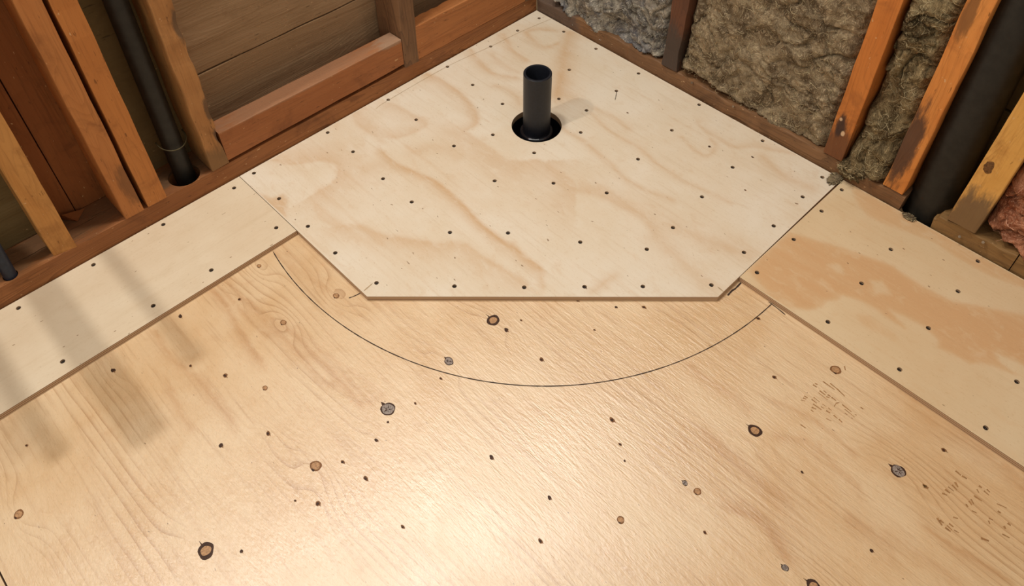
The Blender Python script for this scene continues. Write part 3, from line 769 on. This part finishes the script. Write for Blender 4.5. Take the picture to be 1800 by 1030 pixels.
board(.945, 1.09, .02, 2.3, -.0925, M['sheath_olive'], 60, 2)
board(1.09, 1.2155, .057, 2.3, -.0915, M['sheath_red'], 61, 2)
board(1.2175, 1.275, .057, 2.3, -.0905, M['sheath_red'], 62, 2)
board(1.275, 2.4, .057, 1.0, -.086, M['sheath_olive'], 63, 0)
board(1.275, 2.4, 1.003, 2.3, -.086, M['sheath_olive'], 64, 0)
bm = bmesh.new(); bmesh.ops.create_cube(bm, size=1, matrix=Matrix.Translation((1.15, -.128, 1.14)) @ Matrix.Diagonal((2.6, .02, 2.36, 1)))
link('light_stop_panel', from_bm('light_stop_panel', bm), wall_left, [M['under']])  # unseen panel added to block world light leaking between the boards
# splinter of the red board lying on the plate
link('splinter', mesh('splinter', [(1.245, -.088, .058), (1.20, -.086, .058), (1.243, -.080, .075), (1.225, -.062, .0575)], [(0, 1, 2), (1, 3, 2), (0, 2, 3), (0, 3, 1)]), wall_left, [M['sheath_red']])
for k in range(7):
    g = random.Random(k)
    x = .18+.02*k+g.uniform(-.01, .01); y = .0002; z = .016+g.uniform(0, .012)
    q = (g.uniform(-.006, .006), g.uniform(.002, .007), g.uniform(.004, .012))
    link('splinter', mesh('splinter', [(x-.0006, y, z), (x+.0006, y, z), (x+q[0], y+q[1], z+q[2]), (x, y, z+.001)], [(0, 1, 2), (1, 3, 2), (0, 2, 3), (0, 3, 1)]), wall_left, [M['stud_a']])

# ------------------------------------------------------------------ right wall
wall_right = tag(empty('wall_right'), 'insulated stud wall with weathered brown sole plate on the right', kind='structure')
RZ = .052
def plate_wane(co):
    d = Vector((0, 0, 0))
    if co.z > .04: d.z += .006*noise.noise(Vector((co.y*22, co.x*30, 1)))-.003
    if co.x > -.01: d.x += .003*(noise.noise(Vector((co.y*30, co.z*60, 5)))-.4)
    return d
beam('sole_plate', (-.09, -.0, .0005), (-.001, 1.043, RZ), wall_right, M['plate_right'], 90, axis=1, seed=31, jit=.0016, wane=plate_wane, bev=.004)
def plate_end(co):
    d = plate_wane(co)
    if co.y < 1.13:
        k = (1.13-co.y)/.025
        d.y += .010*k*(noise.noise(Vector((co.x*90, co.z*120, 3)))+.3); d.z -= .014*k*max(0, min(1, (co.z)/.05))*(co.y < 1.115)
    return d
beam('sole_plate', (-.09, 1.108, .0005), (-.0015, 1.2655, RZ), wall_right, M['plate_end'], 40, axis=1, seed=32, jit=.0016, wane=plate_end, bev=.003)
beam('sole_plate', (-.09, 1.2665, .0005), (-.004, 2.2, RZ), wall_right, M['plate_end'], 40, axis=1, seed=33, jit=.0012, bev=.003)
beam('stud', (-.09, .420, RZ), (.0, .4625, ZT), wall_right, M['stud_f'], 90, seed=34, jit=.0022, lean=(0, .05, 0))
beam('stud', (-.09, .8565, RZ), (.001, .9005, ZT), wall_right, M['stud_g'], 60, seed=35, lean=(0, -.015, 0))
beam('stud', (-.09, .9945, RZ), (.0, 1.0375, ZT), wall_right, M['stud_h'], 90, seed=36, jit=.0012, lean=(0, -.004, 0))
t4 = beam('stud', (-.09, 1.1290, RZ), (.0, 1.1850, ZT), wall_right, M['stud_i'], 60, seed=37, lean=(0, .05, 0))
tag(t4, 'yellow stud with a round brown knot and greyed foot')
kn = link('knot', mesh('knot', [(.0010, 1.1485, .2045)]+[(.0004, 1.1485+.0095*(1+.08*math.sin(3*i))*math.cos(i*math.pi/9), .2045+.0145*(1+.06*math.sin(2*i))*math.sin(i*math.pi/9)) for i in range(18)],
    [(0, 1+i, 1+(i+1) % 18) for i in range(18)]), t4, [M['knot_brown']])
beam('stud', (-.09, 1.56, RZ), (.0, 1.60, ZT), wall_right, M['stud_i'], 20, seed=38)
for i, (z0, z1) in enumerate(((.0, .25), (.253, .5), (.503, .9), (.903, 1.5), (1.503, 2.3))):
    beam('sheathing_board', (-.13, -.0, z0+.001), (-.112, 2.2, z1), wall_right, M['sheath_olive'], 10, axis=1, seed=50+i)
bm = bmesh.new(); bmesh.ops.create_cube(bm, size=1, matrix=Matrix.Translation((-.142, 1.0, 1.14)) @ Matrix.Diagonal((.02, 2.5, 2.36, 1)))
link('light_stop_panel', from_bm('light_stop_panel', bm), wall_right, [M['under']])  # same added light blocker behind the right wall's boards
# nails bent over on the plate
for (y, z, dx) in ((.515, .049, .004), (.632, .046, .006), (1.205, .047, .008), (1.165, .03, .005)):
    bm = bmesh.new()
    bmesh.ops.create_cone(bm, segments=8, radius1=.0012, radius2=.0012, depth=.012, cap_ends=True, matrix=Matrix.Translation((.0005+dx*.5, y, z)) @ Matrix.Rotation(1.1, 4, 'Y'))
    bmesh.ops.create_cone(bm, segments=8, radius1=.0028, radius2=.0028, depth=.001, cap_ends=True, matrix=Matrix.Translation((.0035+dx*.5, y, z+.0028)) @ Matrix.Rotation(1.1, 4, 'Y'))
    link('nail', from_bm('nail', bm), wall_right, [M['nail']])

# ------------------------------------------------------------------ insulation
def batt(label, y0, y1, zlow, z1, mat, fmat, seed, d=.0032, bulge=.010, fold=.012, nf=420, group='mineral wool batts', front=-.012, curl=0.0, name='insulation_batt', crease=.012):
    ny = max(8, int((y1-y0)/d)); nz = int((z1-.03)/d)
    v, f = [], []
    S = Vector((seed*11.3, seed*5.1, seed*7.7))
    def surf(y, z, a):
        p = Vector((0, y, z))
        w = noise.noise_vector(p*13+S)*.035
        q = p+w
        n1 = noise.ridged_multi_fractal(q*11+S, .9, 2.1, 4, 1.0, 2.0)
        n2 = noise.fractal(q*38+S, .8, 2.0, 3)
        n3 = noise.noise(p*5+S)
        ey = min(1, (y-y0)/.018, (y1-y)/.018)
        ey = math.sqrt(max(ey, 0))
        cr = abs(noise.noise(q*15+S*2)); cr2 = abs(noise.noise(q*33+S*3))
        m_ = .35+.65*max(0.0, min(1.0, .5+1.6*noise.noise(p*6+S*4)))
        x = front+bulge*n3+fold*(n1-1.0)*.7+.0045*n2-.03*(1-ey)-crease*m_*(max(0, 1-cr/.10)**1.5+.45*max(0, 1-cr2/.12))
        return x
    for j in range(nz+1):
        for i in range(ny+1):
            y = y0+(y1-y0)*i/ny
            zl = zlow(y)+.006*noise.noise(Vector((y*45, seed, 0)))+.004*noise.noise(Vector((y*130, seed, 3)))
            t_ = j/nz
            z = zl+(z1-zl)*t_
            x = surf(y, z, t_)
            h = (z-zl)
            if h < .02: x += curl*(1-h/.02)-.018*max(0, 1-h/.006)
            jx = noise.noise_vector(Vector((y*70, z*70, seed+4)))
            v.append((x, y+jx.y*.002, z+jx.z*.002*(j > 0)))
    for j in range(nz):
        for i in range(ny):
            a = j*(ny+1)+i
            f.append((a, a+1, a+ny+2, a+ny+1))
    nv = len(v)
    # back side closes the batt
    for j in (0, nz):
        for i in range(ny+1):
            p = v[j*(ny+1)+i]
            v.append((-.10, p[1], max(p[2], .056)))
    for i in range(ny):
        f.append((nv+i, nv+i+1, i+1, i))
        a = nz*(ny+1)+i
        f.append((a, a+1, nv+ny+2+i, nv+ny+1+i))
    for s, col in ((0, 0), (1, ny)):
        chain = [j*(ny+1)+col for j in range(nz+1)]+[nv+ny+1+col, nv+col]
        f.append(tuple(chain if s == 0 else chain[::-1]))
    o = link(name, mesh(name, v, f, smooth=True), None, [mat])
    tag(o, label, 'insulation', group)
    # loose fibres on the face
    g = random.Random(seed*13+1)
    fv, ff = [], []
    for k in range(nf):
        y = g.uniform(y0+.008, y1-.008)
        z = zlow(y)+g.uniform(.004, .62) if g.random() < .8 else zlow(y)+g.uniform(-.002, .02)
        if z > z1-.02: continue
        a = g.uniform(0, 6.28); da = g.uniform(-.5, .5); st_ = g.uniform(.002, .0042); w = g.uniform(.00016, .00034)
        pts = []
        for i in range(7):
            pts.append(Vector((surf(y, z, 0)+.0012+.0030*math.sin(i*.5)*(k % 3 == 0), y, z)))
            y += math.cos(a)*st_; z += math.sin(a)*st_; a += da
            if not (y0+.004 < y < y1-.004): break
        if len(pts) < 3: continue
        b = len(fv)
        for i, p in enumerate(pts):
            d_ = (pts[min(i+1, len(pts)-1)]-pts[max(i-1, 0)]).normalized()
            n_ = d_.cross(Vector((1, 0, 0)))
            n_ = n_.normalized() if n_.length > 1e-6 else Vector((0, 0, 1))
            fv += [tuple(p+n_*w), tuple(p-n_*w), tuple(p+Vector((w*1.5, 0, 0)))]
            if i:
                q = b+3*i
                ff += [(q-3, q-2, q+1, q), (q-2, q-1, q+2, q+1), (q-1, q-3, q, q+2)]
    fo = link('fibres', mesh('fibres', fv, ff), o, [fmat])
    tag(fo, kind='stuff')
    return o
def lerp(pts):
    xs = [p[0] for p in pts]; ys = [p[1] for p in pts]
    return lambda y: float(np.interp(y, xs, ys))
batt('grey mineral wool batt in the corner bay beside the dark stud', .040, .4195, lerp([(.03, .075), (.07, .058), (.118, .040), (.15, .030), (.19, .045), (.237, .030), (.29, .038), (.33, .046), (.40, .054), (.42, .056)]), .75, M['wool_cool_lit'], M['fibre_grey'], 1, fold=.018, curl=.010, crease=.020)
batt('wide tan mineral wool batt between the dark stud and the rust stud', .463, .8565, lerp([(.46, .072), (.50, .066), (.55, .060), (.645, .052), (.70, .046), (.74, .036), (.78, .045), (.86, .043)]), .95, M['wool_tan'], M['fibre_tan'], 2, fold=.011, curl=.008, nf=620)
batt('narrow olive mineral wool batt between the rust stud and the amber stud', .9015, .9945, lerp([(.90, .030), (.93, .040), (.96, .046), (1.0, .055)]), 1.0, M['wool_olive'], M['fibre_tan'], 3, fold=.022, bulge=.016, curl=.012, nf=300, crease=.018)
batt('pink glass wool batt beyond the yellow stud on the right', 1.187, 1.56, lerp([(1.18, .080), (1.20, .070), (1.235, .060), (1.265, .052), (1.28, .040), (1.32, .042), (1.56, .05)]), .95, M['wool_pink'], M['fibre_pink'], 5, fold=.020, bulge=.02, crease=.014, front=-.016, curl=.012, nf=260, group='glass wool batts')
# loose tuft pulled over the plate onto the panel seam
def tuft(label, c, r, seed, mat, fmat, sq=(1, 1, 1)):
    bm = bmesh.new()
    bmesh.ops.create_icosphere(bm, subdivisions=5, radius=1)
    for v in bm.verts:
        n_ = noise.ridged_multi_fractal(v.co*1.6+Vector((seed, 0, 0)), .9, 2.1, 4, 1.0, 2.0)
        q = v.co*(.35+.5*n_+.25*noise.noise(v.co*4+Vector((0, seed, 0))))
        v.co = Vector((c[0]+q.x*r*sq[0], c[1]+q.y*r*sq[1], max(c[2]+q.z*r*sq[2], TOP+.0005)))
    o = link('insulation_tuft', from_bm('insulation_tuft', bm, True), None, [mat])
    tag(o, label, 'insulation', 'loose insulation tufts')
    g = random.Random(seed)
    fv, ff = [], []
    for k in range(70):
        a = g.uniform(0, 6.28); e = g.uniform(-.2, 1.2); da = g.uniform(-.7, .7)
        p = Vector((c[0]+math.cos(a)*math.cos(e)*r*sq[0]*.6, c[1]+math.sin(a)*math.cos(e)*r*sq[1]*.6, max(TOP+.001, c[2]+math.sin(e)*r*sq[2]*.7)))
        h = a+g.uniform(-1.2, 1.2); w = g.uniform(.0002, .0004); b = len(fv); n_ = 5
        for i in range(n_):
            s_ = Vector((-math.sin(h), math.cos(h), 0))*w
            fv += [tuple(p+s_), tuple(p-s_), tuple(p+Vector((0, 0, w*1.6)))]
            if i:
                u = b+3*i
                ff += [(u-3, u-2, u+1, u), (u-2, u-1, u+2, u+1), (u-1, u-3, u, u+2)]
            p = p+Vector((math.cos(h), math.sin(h), g.uniform(-.25, .15)))*r*.2; p.z = max(p.z, TOP+.0008); h += da
    tag(link('fibres', mesh('fibres', fv, ff), o, [fmat]), kind='stuff')
    return o
tuft('small loose tuft of mineral wool lying across the end of the panel seam', (.012, .904, .0150), .0135, 3, M['wool_tan'], M['fibre_tan'], (1.7, .85, .30))
tuft('lumpy tuft of mineral wool spilling over the plate below the narrow olive batt', (-.004, .925, .042), .026, 8, M['wool_olive'], M['fibre_tan'], (.6, 1.1, .8))
tuft('tiny scrap of wool at the foot of the wide black pipe', (.007, 1.068, .0155), .009, 5, M['wool_tan'], M['fibre_tan'], (.8, 1.4, .4))

# ------------------------------------------------------------------ pipes
def lathe(name, prof, n, M4, parent, mat, closed=True, smooth_=True):
    v, f = [], []
    m_ = len(prof)
    for i in range(n):
        a = 2*math.pi*i/n
        for r, z in prof: v.append(tuple(M4 @ Vector((r*math.cos(a), r*math.sin(a), z))))
    for i in range(n):
        j = (i+1) % n
        for k in range(m_-1):
            f.append((i*m_+k, j*m_+k, j*m_+k+1, i*m_+k+1))
        if closed: f.append((i*m_+m_-1, j*m_+m_-1, j*m_, i*m_))
    me = mesh(name, v, f, smooth=smooth_)
    o = link(name, me, parent, [mat])
    if smooth_:
        md = o.modifiers.new('edge', 'EDGE_SPLIT'); md.split_angle = math.radians(40)
    return o
drain = tag(empty('drain_pipe', (DRAIN[0], DRAIN[1], -.1)), 'upright open black plastic drain pipe rising through the round hole', 'pipe', 'black plastic pipes')
def DM(z=.1): return Matrix.Translation((0, 0, z))
lathe('pipe', [(.0312, -.09), (.0312, .1606), (.0300, .1620), (.0262, .1620), (.0256, .1606), (.0256, -.09)], 48, DM(), drain, M['abs'])
lathe('hub', [(.0316, -.10), (.0385, -.10), (.0385, -.0030), (.0375, -.0010), (.0345, .0004), (.0316, .0004)], 48, DM(), drain, M['abs_gloss'])
lathe('sleeve', [(.0400, -.075), (.0545, -.055), (.0562, -.020), (.0566, -.0025), (.0572, -.0025), (.0572, -.075)], 48, DM(), drain, M['abs_gloss'])
stack = tag(empty('soil_stack', (-.055, 1.085, -.3)), 'wide black plastic soil pipe running up between the amber and yellow studs', 'pipe', 'black plastic pipes')
lathe('pipe', [(.0435, 0), (.0435, 2.6), (.038, 2.6), (.038, 0)], 40, Matrix.Shear('XY', 4, (0, 0)) @ Matrix(((1, 0, 0, 0), (0, 1, -.03, .006), (0, 0, 1, 0), (0, 0, 0, 1))), stack, M['abs_dusty'])
vent = tag(empty('vent_pipe', (1.006, -.046, -.3)), 'dusty black vent pipe dropping through the plate beside the paired studs', 'pipe', 'black plastic pipes')
lathe('pipe', [(.0205, 0), (.0205, 2.6), (.0170, 2.6), (.0170, 0)], 32, Matrix(((1, 0, -.012, .005), (0, 1, 0, 0), (0, 0, 1, 0), (0, 0, 0, 1))), vent, M['abs_dusty'])
def tube(name, pts, r, parent, mat, n=10):
    v, f = [], []
    P = [Vector(p) for p in pts]
    prev = None
    for i, p in enumerate(P):
        d_ = (P[min(i+1, len(P)-1)]-P[max(i-1, 0)]).normalized()
        ref = prev if prev is not None else (Vector((1, 0, 0)) if abs(d_.x) < .9 else Vector((0, 1, 0)))
        a = (ref-d_*ref.dot(d_)).normalized(); prev = a
        b = d_.cross(a)
        for k in range(n):
            t_ = 2*math.pi*k/n
            v.append(tuple(p+a*r*math.cos(t_)+b*r*math.sin(t_)))
        if i:
            for k in range(n):
                k2 = (k+1) % n
                f.append(((i-1)*n+k, (i-1)*n+k2, i*n+k2, i*n+k))
    f.append(tuple(range(n))[::-1]); f.append(tuple((len(P)-1)*n+k for k in range(n)))
    return link(name, mesh(name, v, f, smooth=True), parent, [mat])
ring = [(.029*math.cos(a)-.001, .029*math.sin(a), .448-.010*math.sin(a)) for a in np.linspace(-.2, math.pi+.2, 24)]
tag(tube('wire_hanger', ring, .0013, vent, M['wire'], 6), 'thin wire hanger loop')
# sink rough-in on the left wall: the near pipe stands in the picture, the arms reach out above the frame
def bend(p0, p1, p2, n=8):
    return [tuple((Vector(p0)*(1-t)**2+Vector(p1)*2*t*(1-t)+Vector(p2)*t*t)) for t in [i/n for i in range(n+1)]]
def riser(label, x, y, r, h, reach, mat, x2=None):
    o = tag(empty('supply_pipe', (x, y, .0)), label, 'pipe')
    x2 = 0 if x2 is None else x2-x
    pts = [(0, 0, -.1), (0, 0, PZ), (x2*.5, 0, h*.5), (x2, 0, h-.06)]+bend((x2, 0, h-.05), (x2, 0, h), (x2, .05, h))+[(x2, reach-y, h)]
    tube('pipe', pts, r, o, mat, 14)
    tube('cap', [(x2, reach-y-.02, h), (x2, reach-y+.004, h)], r*1.18, o, mat, 14)
    return o
riser('slim blue-black pipe rising through the plate left of the tan stud', 1.3725, -.0185, .0115, .5, .263, M['abs_blue'], 1.347)
riser('slim blue-black supply pipe further along the left wall', 1.54, -.03, .0125, .5, .27, M['abs_blue'], 1.532)
waste = tag(empty('waste_pipe', (1.443, -.04, 0)), 'black waste pipe stub on the left wall between the two slim pipes', 'pipe')
tube('pipe', [(0, 0, .056), (0, 0, .44)]+bend((0, 0, .45), (0, 0, .5), (0, .05, .5))+[(0, .366, .5)], .024, waste, M['abs'], 18)
